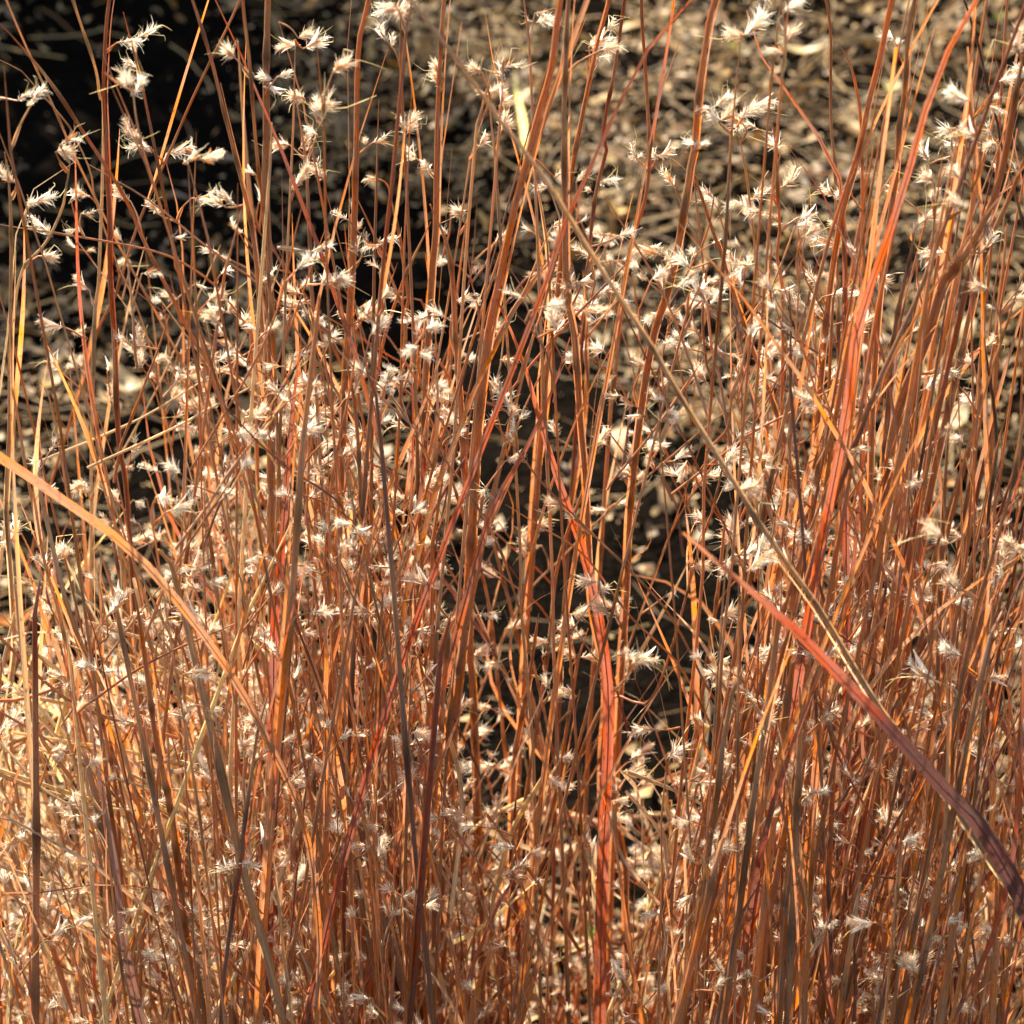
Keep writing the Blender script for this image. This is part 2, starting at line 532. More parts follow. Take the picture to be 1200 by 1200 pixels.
def add_leaf(st, f0, length, w, key, spread, az=None, twist=None):
    """a leaf blade leaving the culm at fraction f0 and bending away from it"""
    P = st.P; n = len(P)
    i = int(f0 * (n - 1)); i = min(max(i, 0), n - 2)
    p, T = P[i], unit(P[min(i + 1, n - 1)] - P[i])
    a = U(0, 2 * math.pi)
    out = np.array([math.cos(a), .6 * math.sin(a), 0.0])
    t = np.linspace(0, 1, 11)
    droop = U(-.1, .55) * spread * 2
    Q = p + T * (t * length)[:, None] + out * (spread * length * t ** 1.4)[:, None] - np.array([0, 0, 1]) * (droop * length * t ** 2.6)[:, None]
    Q += out[[1, 0, 2]] * np.array([1, -1, 0]) * (rng.normal(0, .06) * length * np.sin(t * U(2, 5)))[:, None]
    prof = w * np.clip(np.minimum(.75 + t * 1.2, 1) * (1 - t ** 2.2) + .06, .05, 1)
    st.leaves.append((Q, prof, key, U(-1.1, 1.1) if az is None else az, rng.normal(0, .9) if twist is None else twist))


def hug_leaf(st, f0, f1, off, w, key):
    """a dry blade or sheath pressed along the culm"""
    P = st.P; n = len(P)
    i0, i1 = int(f0 * (n - 1)), int(f1 * (n - 1))
    Q = P[i0:i1 + 1].copy(); m = len(Q)
    if m < 4:
        return
    t = np.linspace(0, 1, m)
    T = unit(np.gradient(Q, axis=0)); A = unit(np.cross(T, np.array([0, 1.0, .3])))
    Q = Q + A * (off * (1 + .6 * t ** 2))[:, None] + np.array([0, -1, 0]) * (abs(off) * .5 + .0004) + A * (rng.normal(0, .5) * w * t ** 3)[:, None]
    prof = w * np.clip(1.05 - t ** 3, .12, 1)
    st.leaves.append((Q, prof, key, U(-.5, .5), rng.normal(0, .4)))


def add_twig(st, p0, p1, key='or', sc=1.0, out=None, bow=None):
    m = (p0 + p1) / 2 + (np.array([rng.normal(0, .08), rng.normal(0, .08), U(.0, .07)]) * np.linalg.norm(p1 - p0) if bow is None else bow)
    Q = smooth_path([p0, m, p1], 7)
    if out is None:
        d = p1 - m
        side = np.sign(d[0]) if abs(d[0]) > .002 else (1 if U() < .5 else -1)
        out = np.array([side * U(.35, 1.2), rng.normal(0, .35), U(-.1, .9)])
    sc *= .84
    tf = [(p1, out, sc * U(.7, 1.15))]
    d = unit(p1 - p0)
    for _ in range(int(rng.choice([0, 1, 2, 3], p=[.5, .33, .13, .04]))):     # companions along the twig and just past its end
        f = U(.45, 1.0)
        q = Q[int(f * 6)] + rng.normal(0, .0008, 3)
        o2 = out * np.array([rng.choice([-1, 1]), 1, 1]) + rng.normal(0, .5, 3) + d * .4
        tf.append((q, o2, sc * U(.4, .95)))
    st.twigs.append((Q, key, tf))


def dress(st, leaves, tufts, detail=True, leafw=.0022, spread=(.05, .3)):
    """random leaves and seed twigs along the upper part of a stem"""
    Lm = plen(st.P)[-1]
    pal = ['rb', 'or', 'rb', 'gb', 'tn', 'dr', 'or', 'pk']
    for _ in range(leaves):
        add_leaf(st, U(.15, .85), U(.08, .28), leafw * U(.6, 1.3), pal[rng.integers(len(pal))], U(*spread))
    for _ in range(tufts):
        f = U(.5, .99) if Lm > .3 else U(.3, .99)
        i = int(f * (len(st.P) - 1)); p0 = st.P[i]
        a = U(0, 2 * math.pi); h = U(.004, .016)
        p1 = p0 + np.array([math.cos(a) * h, math.sin(a) * h, U(.006, .028)])
        add_twig(st, p0, p1, 'or' if U() < .7 else 'tn', U(.8, 1.15))


def culm_mesh(mb, st, k):
    P = st.P; n = len(P)
    if getattr(st, 'grow', False):
        t = np.linspace(0, 1, n)
        strip(mb, P, st.w * (.2 + .9 * t ** 2), tint(st.key, n), st.flat_az, st.flat_tw, .32)
    elif st.flat:
        t = np.linspace(0, 1, n)
        prof = st.w * (1.15 * np.clip(1 - .9 * t ** 4.5, .08, 1) if getattr(st, 'wide_tip', False) else np.clip(np.minimum(.6 + t * 2, 1) * (1 - .75 * t ** 2.5), .08, 1))
        strip(mb, P, prof, tint(st.key, n), st.flat_az, st.flat_tw, .32)
    else:
        r = culm_radius(n, st.w)
        nod = np.zeros(n); nod[rng.integers(3, max(n - 2, 4), max(n // 9, 1))] = .35
        tn_ = tint(st.key, n)
        if k > 4:                              # joints: a dark ring with a paler sheath base above it
            for i in np.nonzero(nod)[0]:
                tn_[i] *= .5
                if i + 3 < n:
                    tn_[i + 1:i + 4] = tn_[i + 1:i + 4] * .6 + np.array([.42, .28, .17]) * .4
        tube(mb, P, r * (1 + nod), tn_, k, 0, .12 if k > 4 else 0)


def build_stem(st, label, group, name='grass_stalk', cat='grass stem'):
    base = st.P[0]
    mb = MB(); culm_mesh(mb, st, 7)
    mb.v = [v - base.astype(np.float32) for v in mb.v]
    me = mb.mesh('culm', [M_LEAF if st.flat else M_STEM])
    if st.flat or not (st.leaves or st.twigs):
        root = link(name, me, None, tuple(base))
        root['label'] = label; root['category'] = cat; root['group'] = group
        if st.flat:
            mb = MB(); Q = st.P[:-3] - base
            H = np.array([math.cos(st.flat_az), math.sin(st.flat_az), 0]); T = unit(np.gradient(Q, axis=0)); N = unit(np.cross(H, T))
            tube(mb, Q + N * st.w * .12, np.linspace(.0005, .0002, len(Q)), tint(st.key, len(Q)) * 1.25, 5)
            link('midrib', mb.mesh('midrib', [M_STEM]), root)
    else:
        root = thing(name, label, cat, tuple(base), group)
        link('culm', me, root)
    for Q, prof, key, az, tw in st.leaves:
        mb = MB(); strip(mb, Q - base, prof, tint(key, len(Q)), az, tw, U(.15, .5))
        link('leaf_blade', mb.mesh('leaf_blade', [M_LEAF]), root)
    for Q, key, tf in st.twigs:
        mb = MB(); tube(mb, Q - base, np.linspace(.0005, .0003, len(Q)), tint(key, len(Q)), 5)
        strip(mb, Q[:5] - base, np.array([.0009, .0016, .0016, .0012, .0003]) * U(.7, 1.3), tint(key, 5) * 1.1, U(-1, 1), 0, .5)   # bract
        tw = link('seed_twig', mb.mesh('seed_twig', [M_STEM]), root)
        for pos, out, sc in tf:
            o = link('seed_tuft', TUFT_ME[rng.integers(len(TUFT_ME))], tw)
            o.matrix_local = Matrix(tuft_matrix(pos - base, out, sc).tolist())
    return root


def merge_stem(mb, st, hair_mb):
    P = st.P
    culm_mesh(mb, st, 4)
    for Q, prof, key, az, tw in st.leaves:
        strip(mb, Q[::2], prof[::2], tint(key, len(Q[::2])), az, tw, .3)
    for Q, key, tf in st.twigs:
        tube(mb, Q[::3], np.linspace(.0005, .0003, len(Q[::3])), tint(key, len(Q[::3])), 4)
        for pos, out, sc in tf:
            v, f, c, uv, m = TUFT_LOW[rng.integers(len(TUFT_LOW))]
            M = tuft_matrix(pos, out, sc)
            w = v @ M[:3, :3].T.astype(np.float32) + M[:3, 3].astype(np.float32)
            hair_mb.v.append(w); hair_mb.f.append(f + hair_mb.n); hair_mb.c.append(c); hair_mb.uv.append(uv); hair_mb.m.append(m); hair_mb.n += len(w)


# ------------------------------------------------------------------ stems read off the photograph: colour, width in photo pixels, depth, path from the bottom up
TRACED = """
gb 12 .98 g|372,1200 374,1090 356,965 311,862 256,768 166,656 80,590 -12,528|brown leaf bent over from the bottom centre to the left edge
gb 13 1.0 f|362,1230 377,1010 394,850 407,783 427,667 450,587 477,520 500,465 516,420|thick grey brown leaf slanting right, left of centre, rising from the bottom edge
gb 11 1.06 c|488,640 498,480 503,400 508,290 513,133 522,0|straight grey brown stem left of the top centre, reaching the top edge
gb 15 1.05 c|300,1230 318,830 326,700 323,560 320,420 313,300 309,150 313,0|thick pale brown stem standing straight beside a dark red leaf, left of centre
dr 13 1.04 f|320,900 322,720 331,640 336,560 343,480 352,405|dark red upright leaf pressed against a thick stem left of centre
rb 6 1.05 c|330,500 318,300 305,170 298,80 291,20 288,-10|slim russet shoot with a forked top beside the thick pale brown stem
rb 12 1.1 c|385,1100 395,760 398,600 402,450 410,330 415,200 418,60 430,0|straight russet stem with white tufts, right of the thick pale brown one
gb 9 1.0 c|325,560 312,400 303,290 290,227 267,143 247,70 223,0|smooth bare brown stem leaning left across the dark soil at upper left
rb 5 1.12 c|60,560 130,345 157,263 200,167 227,107 280,0|thin brown stem leaning right across the dark soil at upper left
dr 9 1.06 c|160,800 147,587 137,517 132,400 127,320 127,260 123,167 120,83 130,0|dark red stem with a cream forked top at upper left
cr 6 1.06 c|123,170 119,110 113,75 87,0|cream shoot forking left from the dark red stem at upper left
rb 8 1.08 c|350,690 330,640 290,540 250,450 213,380 167,290 140,230 93,157 50,93 -8,25|long russet stem leaning hard left into the top left corner
tn 5 1.1 c|230,470 190,380 140,290 90,187 67,133 33,57 13,10 5,-10|thin tan stem with tufts leaning to the top left corner
tn 4 1.1 c|180,420 130,290 93,180 40,95 -8,68|thin tan stem curving out over the left edge near the top
pk 5 1.08 c|330,480 300,400 267,350 240,323 200,300 150,287 67,273 -10,262|pinkish stem curving almost level to the left edge
pk 5 1.09 c|350,400 300,337 267,313 233,287 177,240 130,210 100,190|pinkish twig leaning left over the dark soil with white tufts
tn 9 1.05 c|55,1240 40,1083 30,1000 17,900 12,800 12,700 10,600 13,500 12,400 12,300 9,230 2,180|tan upright stem along the left edge
cr 6 1.07 c|15,520 12,420 20,327 53,280 77,213 84,190|cream shoot with a forked tip at the left edge
cr 4 1.08 f|5,420 20,267 47,213 87,190|small cream arching leaf near the left edge
tn 7 1.06 c|110,960 87,800 67,733 50,677 33,560 20,480 5,420|tan stem leaning left in the left margin, below the bent brown leaf
tn 6 1.1 c|140,900 123,800 100,700 93,650 75,560 58,480 45,440|slender tan stem with a curved top near the left edge
tn 6 1.1 c|170,850 150,720 130,600 115,520 100,430 92,360|slender tan stem with tufts against dark soil at left
cr 6 1.1 c|170,760 140,640 122,570 110,520 98,480 85,452|bright cream shoot with a small tuft at left
rb 7 1.14 c|195,1100 175,900 163,800 143,680 130,600|russet stem at left, its top behind the bent brown leaf
pp 13 1.0 f|150,1130 137,1027 127,967 113,893 103,810|short dark purplish leaf with a blunt top at lower left
rb 8 1.02 c|163,1230 157,1117 143,1033 137,933 117,833 90,745|russet stem with a bare tip at lower left
rb 14 1.0 c|232,1240 223,1180 216,1110 207,1033 197,950 181,867 171,790 158,690|thick russet stem with ridges, rising at lower left
yl 6 1.34 f|172,960 160,883 140,830 131,800 138,760|pale yellow curled leaf among stems at lower left
dr 6 1.0 f|215,1065 190,1043 143,1037 100,1038 43,1047 -10,1051|dark red leaf lying nearly level at lower left
rd 13 1.07 f|705,1050 713,850 708,760 693,683 680,635 655,565 634,497 617,435 600,390 582,350|bright red arching leaf in the centre of the picture
tn 10 .95 c|1260,1200 1205,1085 1150,1000 1100,925 1050,857 1013,800 973,733 950,697 900,627 833,520 797,463 760,398 700,307 640,210 587,140 550,87 520,47 483,0|long tan brown stem crossing diagonally from lower right to the top centre
pq 25 .90 f|1235,1160 1207,1075 1183,1025 1160,985 1133,948 1100,918 1067,880 1033,843 987,795 927,733 850,667 800,624|broad purple and red arching leaf sweeping in from the right edge
or 5 1.02 c|908,1230 898,1000 883,933 862,865 826,800 797,740 767,697 690,620 640,570 600,523 560,480|slender orange brown stem slanting left across the centre
pk 5 1.04 c|640,850 600,690 560,600 520,540 470,490 410,437|pinkish twig slanting left, left of the bright red arching leaf
or 5 1.04 c|880,1100 858,960 835,860 797,783 767,750 733,717 683,650 633,617 590,590|orange brown twig slanting left below the longer orange brown stem
gb 11 1.08 c|700,1230 702,1100 705,1000 703,900 707,800 690,700 684,567 680,500 676,400 670,330 666,240 664,150 666,50 668,0|straight grey brown stem rising through the centre to the top edge
rb 16 1.03 c|505,1220 520,1000 530,850 545,720 555,600 562,500 573,400 583,350 593,300 607,233 620,183 633,133 648,83 655,30 660,0|thickest russet stem, leaning right from bottom centre to the top edge
dr 12 1.04 f|520,800 560,650 580,592 600,553 627,507 650,450 668,395|dark red upright leaf leaning right, left of the bright red leaf
rb 11 1.1 c|630,560 645,400 657,300 672,200 690,117 703,60 715,0|russet stem leaning right to the top edge right of centre
dr 8 1.0 f|640,330 663,240 687,207 700,170 710,147 727,120 747,80 760,57 780,23 806,2|dark red leaf arching right at the top edge
rb 12 1.05 c|725,800 740,600 750,500 765,400 783,340 798,270 810,200 820,110 832,40 842,0|long russet stem leaning right to the top edge, carrying a white plume
dr 7 1.12 c|690,300 703,200 713,127 720,93 733,0|slim dark red stem at the top right of centre
rb 7 1.12 c|715,500 730,350 740,287 757,233 762,180 760,133 757,77 753,0|slim russet stem standing at the top right of centre
or 7 1.1 f|745,260 760,173 767,140 777,100 797,47|short orange leaf leaning right near the top
dr 9 1.08 f|990,470 990,300 985,215 968,172 950,150 933,123 910,90 887,57 875,12|dark red leaf bent left above pale leaf litter at upper right
gb 6 1.1 c|985,500 982,330 978,200 973,150 972,100 972,43 966,0|slender grey brown stem above pale leaf litter at upper right
rb 6 1.12 c|1012,450 1010,230 1010,140 1007,107 1000,73 986,46|slim russet stem with a side leaf at upper right
rd 12 1.02 f|880,1080 920,880 955,680 985,520 998,440 1003,385 1015,345 1032,310 1050,245 1065,200 1083,133 1097,97 1112,57 1130,25 1147,-4|long bright red leaf leaning right to the top edge at upper right
gb 9 1.06 c|1020,500 1030,330 1040,250 1047,200 1050,150 1057,100 1060,50 1067,0|grey brown stem next to the long bright red leaf
rb 10 1.1 c|950,620 962,450 973,340 987,253 1000,207 1010,167 1020,117 1033,67 1047,0|russet stem left of the long bright red leaf
gb 17 1.02 c|1020,760 1040,570 1055,480 1087,400 1107,335 1127,310 1153,267 1170,227 1182,180 1192,120 1206,50|thick blurred grey stem near the camera leaning to the right edge
pp 11 1.05 c|1015,760 1033,567 1040,483 1047,400 1060,330 1075,270|purplish stem with a bare top right of the long bright red leaf
gb 12 1.04 c|1080,620 1127,400 1150,300 1180,230 1210,150|grey brown stem leaning over the right edge
bk 6 1.05 c|1215,330 1190,230 1173,173 1167,140 1157,107 1147,60 1130,5|thin dark stem leaning left near the top right corner
rb 9 1.07 c|920,520 880,400 870,367 853,317 833,267 815,217 800,180|brown stem leaning left, right of the top centre
tn 5 1.12 c|900,470 885,300 878,233 873,187 868,150|thin tan stem rising into a white plume at upper right
rb 7 1.1 c|915,560 917,367 915,300 910,250 908,183 903,143|russet stem with white tufts over pale litter at upper right
rb 14 1.06 f|890,760 915,600 930,483 940,440 947,400 955,350|wide russet leaf upright right of centre
or 14 1.03 c|900,900 915,790 930,683 940,640 950,600 957,550 973,510 987,433 998,370|thick orange brown stem leaning right, right of centre
rb 12 1.05 c|1050,700 1075,590 1087,540 1100,483 1123,400 1140,330|russet stem leaning right toward the right edge
bk 9 1.06 c|1155,900 1157,720 1160,630 1162,567 1163,500 1160,440 1160,395|blackish upright stem with a blunt top near the right edge
gb 10 1.0 c|1130,760 1160,650 1183,567 1200,490 1212,430|grey brown stem leaning out at the right edge, mid height
gb 18 1.03 c|1105,930 1133,800 1150,720 1157,690 1153,617|wide blurred grey brown stem near the right edge
dr 14 1.0 f|1085,1080 1107,973 1130,917 1143,893 1160,867 1170,823 1178,780|dark red folded leaf behind the broad purple leaf
pq 20 1.12 f|1060,1190 1083,1137 1117,1077 1153,1033 1180,1000|broad dark leaf in shade at lower right
tn 4 1.0 c|1112,1230 1112,1100 1100,1040 1083,977 1067,933 1040,873 1030,840|thin tan stem crossing under the broad purple leaf
or 5 1.0 c|1165,1230 1140,1170 1100,1123 1063,1107 1040,1095|thin orange brown twig bending left at lower right
tn 5 .98 c|860,1180 877,1160 900,1147 920,1127 950,1107|short tan twig with blurred tufts at the lower right
gb 14 1.0 c|428,1230 434,1100 443,1000 443,900 443,800 449,700|thick grey brown stem at the bottom, left of centre
rb 16 1.05 c|480,1230 490,1100 497,1000 503,933 507,867 517,800 528,720|thick russet stem at the bottom, just left of centre
dr 8 1.04 f|473,1150 477,1100 487,1017 484,967 480,930|dark red blunt leaf near the bottom, left of centre
rb 9 1.1 c|600,1200 613,1067 620,1027 633,987 647,943 660,883 673,820 690,740|russet stem leaning right over the dark gap at bottom centre
rb 9 1.12 c|598,1000 600,900 607,850 617,800 628,720|russet stem left of the dark gap at bottom centre
or 16 1.02 f|548,1210 557,1173 567,1140 580,1107 603,1083 640,1020|wide orange brown leaf leaning right at bottom centre
dr 13 1.05 c|612,1200 610,1087 603,1033 600,967 598,940|dark red broken stem with a pale torn top at bottom centre
rb 11 1.1 c|735,1230 733,1100 733,1017 723,950 713,833 706,760|russet stem right of the dark gap at bottom centre
or 8 1.12 c|790,1230 800,1000 818,850 840,700 850,600|orange brown stem leaning right, right of the centre gap
or 7 1.1 c|640,780 655,660 690,560 705,480 720,420|orange stem leaning right behind the bright red leaf
or 6 1.12 c|590,830 575,700 545,600 520,520 500,470|orange stem leaning left behind the thickest russet stem
tn 4 1.1 c|600,720 660,650 720,590 800,520 860,470|thin tan twig slanting right across the centre
or 4 1.1 c|690,900 760,700 800,600 870,500 930,420|thin orange twig slanting right, right of centre
or 5 1.08 c|700,830 760,820 820,640 835,600 855,520|orange stem in front of the dark gap right of centre
rb 10 1.05 c|425,1000 430,800 427,600 420,480 404,400|russet stem behind the thick slanting grey brown leaf
or 7 1.1 c|470,900 455,760 440,640 425,560 400,500 380,470|orange stem leaning left, left of centre
or 6 1.12 c|560,560 530,450 480,370 440,280 415,230|orange twig leaning left near the top centre
rb 7 1.12 c|430,560 445,420 470,330 500,260|russet twig leaning right near the upper centre
rb 8 1.13 c|460,620 470,480 478,380 470,290 455,220|russet stem left of the upper centre
rb 13 1.06 c|545,560 535,400 525,300 500,240|russet stem behind the thick slanting grey brown leaf
or 9 1.0 c|870,1230 880,1050 890,930 905,830 915,770|orange brown stem rising at the lower right of centre
gb 13 1.0 c|960,1230 965,1050 985,930 1000,850 1015,790|thick grey brown stem before the broad purple leaf
rb 14 1.0 c|905,1230 915,1050 930,920 948,820 965,740|thick russet stem left of the broad purple leaf
rb 13 1.02 c|840,1230 838,1080 850,960 868,860 885,780|wide russet stem at the lower right of centre
or 10 1.0 c|1010,1230 1030,1080 1060,980 1090,900|orange brown stem rising under the broad purple leaf
rb 12 1.05 c|1150,1230 1165,1050 1185,900 1200,800 1212,720|russet stem leaning over the right edge below the middle
"""
TUFTS = """137,50 160,45 278,70 325,90 20,118 38,120 158,108 155,100 70,170 65,178 155,160 175,172 195,180 240,190 215,192 225,232 265,243 185,250 20,215 35,240 95,250 105,230
60,275 45,300 255,295 258,322 245,352 265,365 280,380 255,380 105,340 75,383 365,295 385,330 355,345 350,175 350,210 340,170 370,135 372,158 357,115 350,45 355,57 380,210 390,85
463,15 455,50 627,15 690,55 700,62 565,85 570,110 585,125 592,97 520,90 475,150 437,167 490,187 560,173 745,185 770,183 650,208 700,215 445,210 440,285 425,295 505,370 522,372
425,375 490,377 645,340 660,360 700,345 700,367 675,330 760,290 770,325 775,300 770,365 695,330 550,250
905,8 917,12 870,42 838,125 843,142 870,145 878,125 890,152 915,178 828,172 880,235 900,250 935,255 940,278 915,220 985,290 1005,300 960,335 1020,345 1010,372 945,360 1090,192
1095,215 1125,210 1150,165 1162,160 1120,150 1075,265 1110,295 830,357 865,310 810,315 810,340 1190,60 1197,66
172,415 180,424 205,450 200,470 205,500 215,477 325,480 330,500 365,490 377,492 345,510 370,540 240,535 250,560 260,590 185,580 195,600 220,570 310,585 140,590 100,565 130,640
155,635 215,645 245,655 275,655 220,680 300,630 145,695 380,570 280,705 240,730 180,735 190,765 215,790 340,775 60,655 90,425
450,450 470,452 530,470 540,490 530,510 518,500 405,520 510,590 540,592 655,515 700,520 735,540 745,560 620,620 635,640 625,647 585,677 720,590 790,540 797,560 480,640 500,665
465,660 450,667 510,690 490,720 560,720 645,750 635,770 650,738 680,770 495,775 550,770 460,760 560,790 740,770 720,710
805,540 817,560 865,573 905,567 960,570 930,590 870,615 870,650 830,620 845,660 810,665 955,655 925,640 875,670 990,725 960,725 935,755 1070,560 1105,630 1112,637 1050,690 1070,700
1060,717 1030,680 1130,520 1180,650 1192,640 845,770 860,790 910,505 920,550 1120,690 1100,800
205,848 245,910 252,904 255,985 305,860 345,845 340,870 340,960 300,830 310,1010 345,1020 340,1090 260,1070 272,1080 195,1055 130,1100 135,1145 240,1130 230,1180 330,1140 340,1182
530,835 545,860 580,895 645,810 575,830 770,855 780,890 742,892 560,990 565,1040 525,985 530,1070 518,1072 660,1000 685,995 745,1008 690,1110 680,1117 625,1100 635,1130 665,1135
480,1140 440,1165 790,1070 785,1082 655,1192 690,1195 520,920 540,930 460,825 490,830
990,845 945,895 890,840 880,975 886,996 945,985 1060,965 1050,960 1035,1010 1110,850 1116,872 950,1100 957,1115 925,1105 830,1085 820,1080 1025,1125 1040,1130 915,1170 1130,1120
1070,1140 1190,1000 1040,560 1010,640 780,470 760,430 600,480 830,450 900,420"""

traced = []
for row in TRACED.strip().splitlines():
    head, pts, label = row.split('|')
    key, w, Y, kind = head.split()
    w, Y = float(w), float(Y)
    if .99 < Y:
        Y += U(-.03, .05)
    pts = [tuple(map(float, p.split(','))) for p in pts.split()]
    P = to_ground(px_path(pts, Y + (U(.06, .2) if kind == 'c' and Y > 1.0 else 0), Y + U(-.05, .05)))
    wm = w * mpp(Y)
    bundled = kind == 'c' and w >= 9
    st = Stem(smooth_path(P, 90 if kind == 'c' else 40), wm * (.72 if bundled else .85 if kind == 'c' else 1.05), key, kind in 'fg')
    st.flat_az, st.flat_tw = U(-.3, .3), rng.normal(0, .22)
    st.wide_tip = True
    st.grow = kind == 'g'
    st.label, st.Y = label, Y
    if bundled:
        second = {'gb': 'rb', 'rb': 'or', 'or': 'rb', 'dr': 'rb', 'pp': 'dr', 'bk': 'pp', 'tn': 'cr'}[key]
        hug_leaf(st, U(.15, .3), U(.6, .8), wm * .28, wm * .5, second)
        hug_leaf(st, U(.35, .55), U(.9, 1), -wm * .25, wm * .45, key)
    traced.append(st)

group_stems = 'dry stems of the grass clump'
LEAN_X = [-100, 0, 150, 300, 500, 700, 900, 1050, 1200, 1300]
LEAN_V = [-.30, -.26, -.22, -.12, -.02, .05, .12, .2, .27, .3]


def random_stem(px, py, Y, up, w, key, jitter=.13, flat=False, n=22):
    """a stem whose tip reaches `up` photo pixels above (px, py) at depth Y, leaning the way its part of the clump does"""
    ln = np.interp(px, LEAN_X, LEAN_V) + rng.normal(0, jitter)
    yt = py - up
    pts = [(px - ln * .75 * 350, py + 350), (px, py), (px + ln * up * 1.15 + rng.normal(0, 6), yt)]
    P = np.array([at(a, b, Y + U(-.012, .012)) for a, b in pts])
    if P[0][2] < .02:
        t = (P[1][2] - .03) / (P[1][2] - P[0][2] + 1e-6)
        P[0] = P[1] + (P[0] - P[1]) * max(t, .05)
    P = to_ground(P)
    st = Stem(smooth_path(P, n), w * mpp(Y), key, flat)
    st.flat_az, st.flat_tw = U(-.8, .8), rng.normal(0, .8)
    st.Y = Y
    return st


GAPS = [(110, 110, 105), (190, 120, 80), (230, 230, 50), (190, 540, 42), (590, 745, 62), (600, 800, 52), (755, 860, 52), (650, 930, 70), (690, 1050, 40), (820, 700, 42), (660, 520, 35), (680, 580, 38), (480, 520, 28), (705, 640, 30), (560, 860, 35), (800, 860, 28), (740, 780, 35), (830, 770, 32), (620, 560, 30), (760, 640, 30), (450, 330, 35), (575, 440, 30), (880, 200, 60), (860, 100, 60), (925, 120, 55)]


def blocked(st, strict):
    for gx, gy, gr in GAPS:
        hit = (np.hypot(st.px[:, 0] - gx, st.px[:, 1] - gy) < gr).any()
        if hit and U() < strict:
            return True
    return False


# white tufts seen in the photograph: hung on the nearest stem, or given a slender stem of their own
tufts = [tuple(map(float, p.split(','))) for p in TUFTS.split()]
own = []
todo = []


def hang(st, tx, ty):
    d = np.hypot(st.px[:, 0] - tx, st.px[:, 1] - (ty + U(12, 26)))
    i = int(d.argmin()); p0 = st.P[i]
    p1 = at(tx, ty, p0[1] + U(-.006, .006))
    add_twig(st, p0, p1, 'or' if U() < .6 else 'tn', U(.95, 1.3) * (1.2 if ty > 560 else 1))


def near(st, tx, ty):
    return np.hypot(st.px[:, 0] - tx, st.px[:, 1] - (ty + 18)).min() if not st.flat else 999


for tx, ty in tufts:
    d = [near(s, tx, ty) for s in traced]
    i = int(np.argmin(d))
    if d[i] < 24 and traced[i].Y > .97 and len(traced[i].twigs) < 9:
        hang(traced[i], tx, ty)
    else:
        todo.append((tx, ty))
todo.sort(key=lambda q: q[1])
NEAR = {(440., 1165.), (480., 1140.), (950., 1100.), (925., 1105.), (330., 500.), (870., 615.), (240., 1130.), (1050., 690.), (480., 640.), (130., 1100.), (655., 1192.), (1040., 1130.)}
for tx, ty in todo:
    d = [near(s, tx, ty) for s in own]
    if d and min(d) < 20:
        hang(own[int(np.argmin(d))], tx, ty)
        continue
    for tries in range(10):
        st = random_stem(tx - 4 + rng.normal(0, 8), ty + 60, U(.80, .88) if (tx, ty) in NEAR else U(.90, 1.06) if ty > 560 else U(1.0, 1.2), 60 + U(-5, 55), U(3.2, 5.5), ['rb', 'or', 'or', 'tn', 'rb', 'pk'][rng.integers(6)], .12)
        if not blocked(st, .9):
            break
    own.append(st); hang(st, tx, ty)

# more stems between them; tops are spread as the clump stands in the photograph
DENS = np.array([[.03, .1, .14, .12, .14, .3], [.1, .14, .16, .14, .22, .6], [.2, .55, .35, .25, .5, .8], [.6, 1, .6, .3, .9, 1], [1, 1, 1, .45, 1, 1], [1, 1, 1, .8, 1, 1.]])
def sample_top():
    while True:
        x, y = U(-60, 1260), U(-150, 1260)
        i, j = int(np.clip(y // 200, 0, 5)), int(np.clip(x // 200, 0, 5))
        if U() < DENS[i, j]:
            return x, y


KEYS_R = ['rb', 'rb', 'or', 'or', 'gb', 'dr', 'rb', 'pp', 'tn', 'gb']
KEYS_L = ['tn', 'tn', 'cr', 'or', 'pk', 'cr', 'yl', 'rb']


def pick_key(px, py):
    return (KEYS_L if px < 330 and U() < .75 else KEYS_R)[rng.integers(8)]


dens_fill = []
N_INDIV = 300 - len(traced) - len(own)
while len(dens_fill) < N_INDIV:
    x, y = sample_top()
    Y = U(.98, 1.25)
    wide = U() < .45 if y > 500 else U() < .2
    if x > 780 and y > 620 and U() < .6:
        Y, wide = U(.92, 1.0), True
    w = U(8, 14) if wide else U(3.5, 7)
    key = pick_key(x, y)
    st = random_stem(x, y + 40, Y, 40, w, key, .12 if wide else .19, flat=wide and U() < (.6 if x > 950 else .35), n=28)
    if blocked(st, .9):
        continue
    if not st.flat:
        dress(st, int(rng.integers(1, 4)), int(rng.integers(1, 6)), leafw=w * .55 * mpp(Y) if wide else .002)
        if wide:
            hug_leaf(st, U(.2, .4), U(.7, .95), st.w * .4, st.w * .7, key)
    dens_fill.append(st)

for s in traced:
    if not s.flat and s.Y > .97:
        dress(s, int(rng.integers(0, 3)), int(rng.integers(0, 3)), leafw=.0022, spread=(.04, .2))
for s in own:
    dress(s, int(rng.integers(0, 2)), int(rng.integers(0, 2)), leafw=.0018)

# ------------------------------------------------------------------ labels that tell one stem from the next
NUM = ['no', 'one', 'two', 'three', 'four', 'five', 'six', 'seven', 'eight', 'nine', 'ten', 'eleven', 'twelve', 'thirteen', 'fourteen']


def zone(p):
    c = ['far left', 'left', 'left of centre', 'centre', 'right of centre', 'right', 'far right'][int(np.clip(p[0] / 1200 * 7, 0, 6))]
    r = ['top', 'upper', 'upper middle', 'middle', 'lower middle', 'lower', 'bottom'][int(np.clip(p[1] / 1200 * 7, 0, 6))]
    return r + ' ' + c


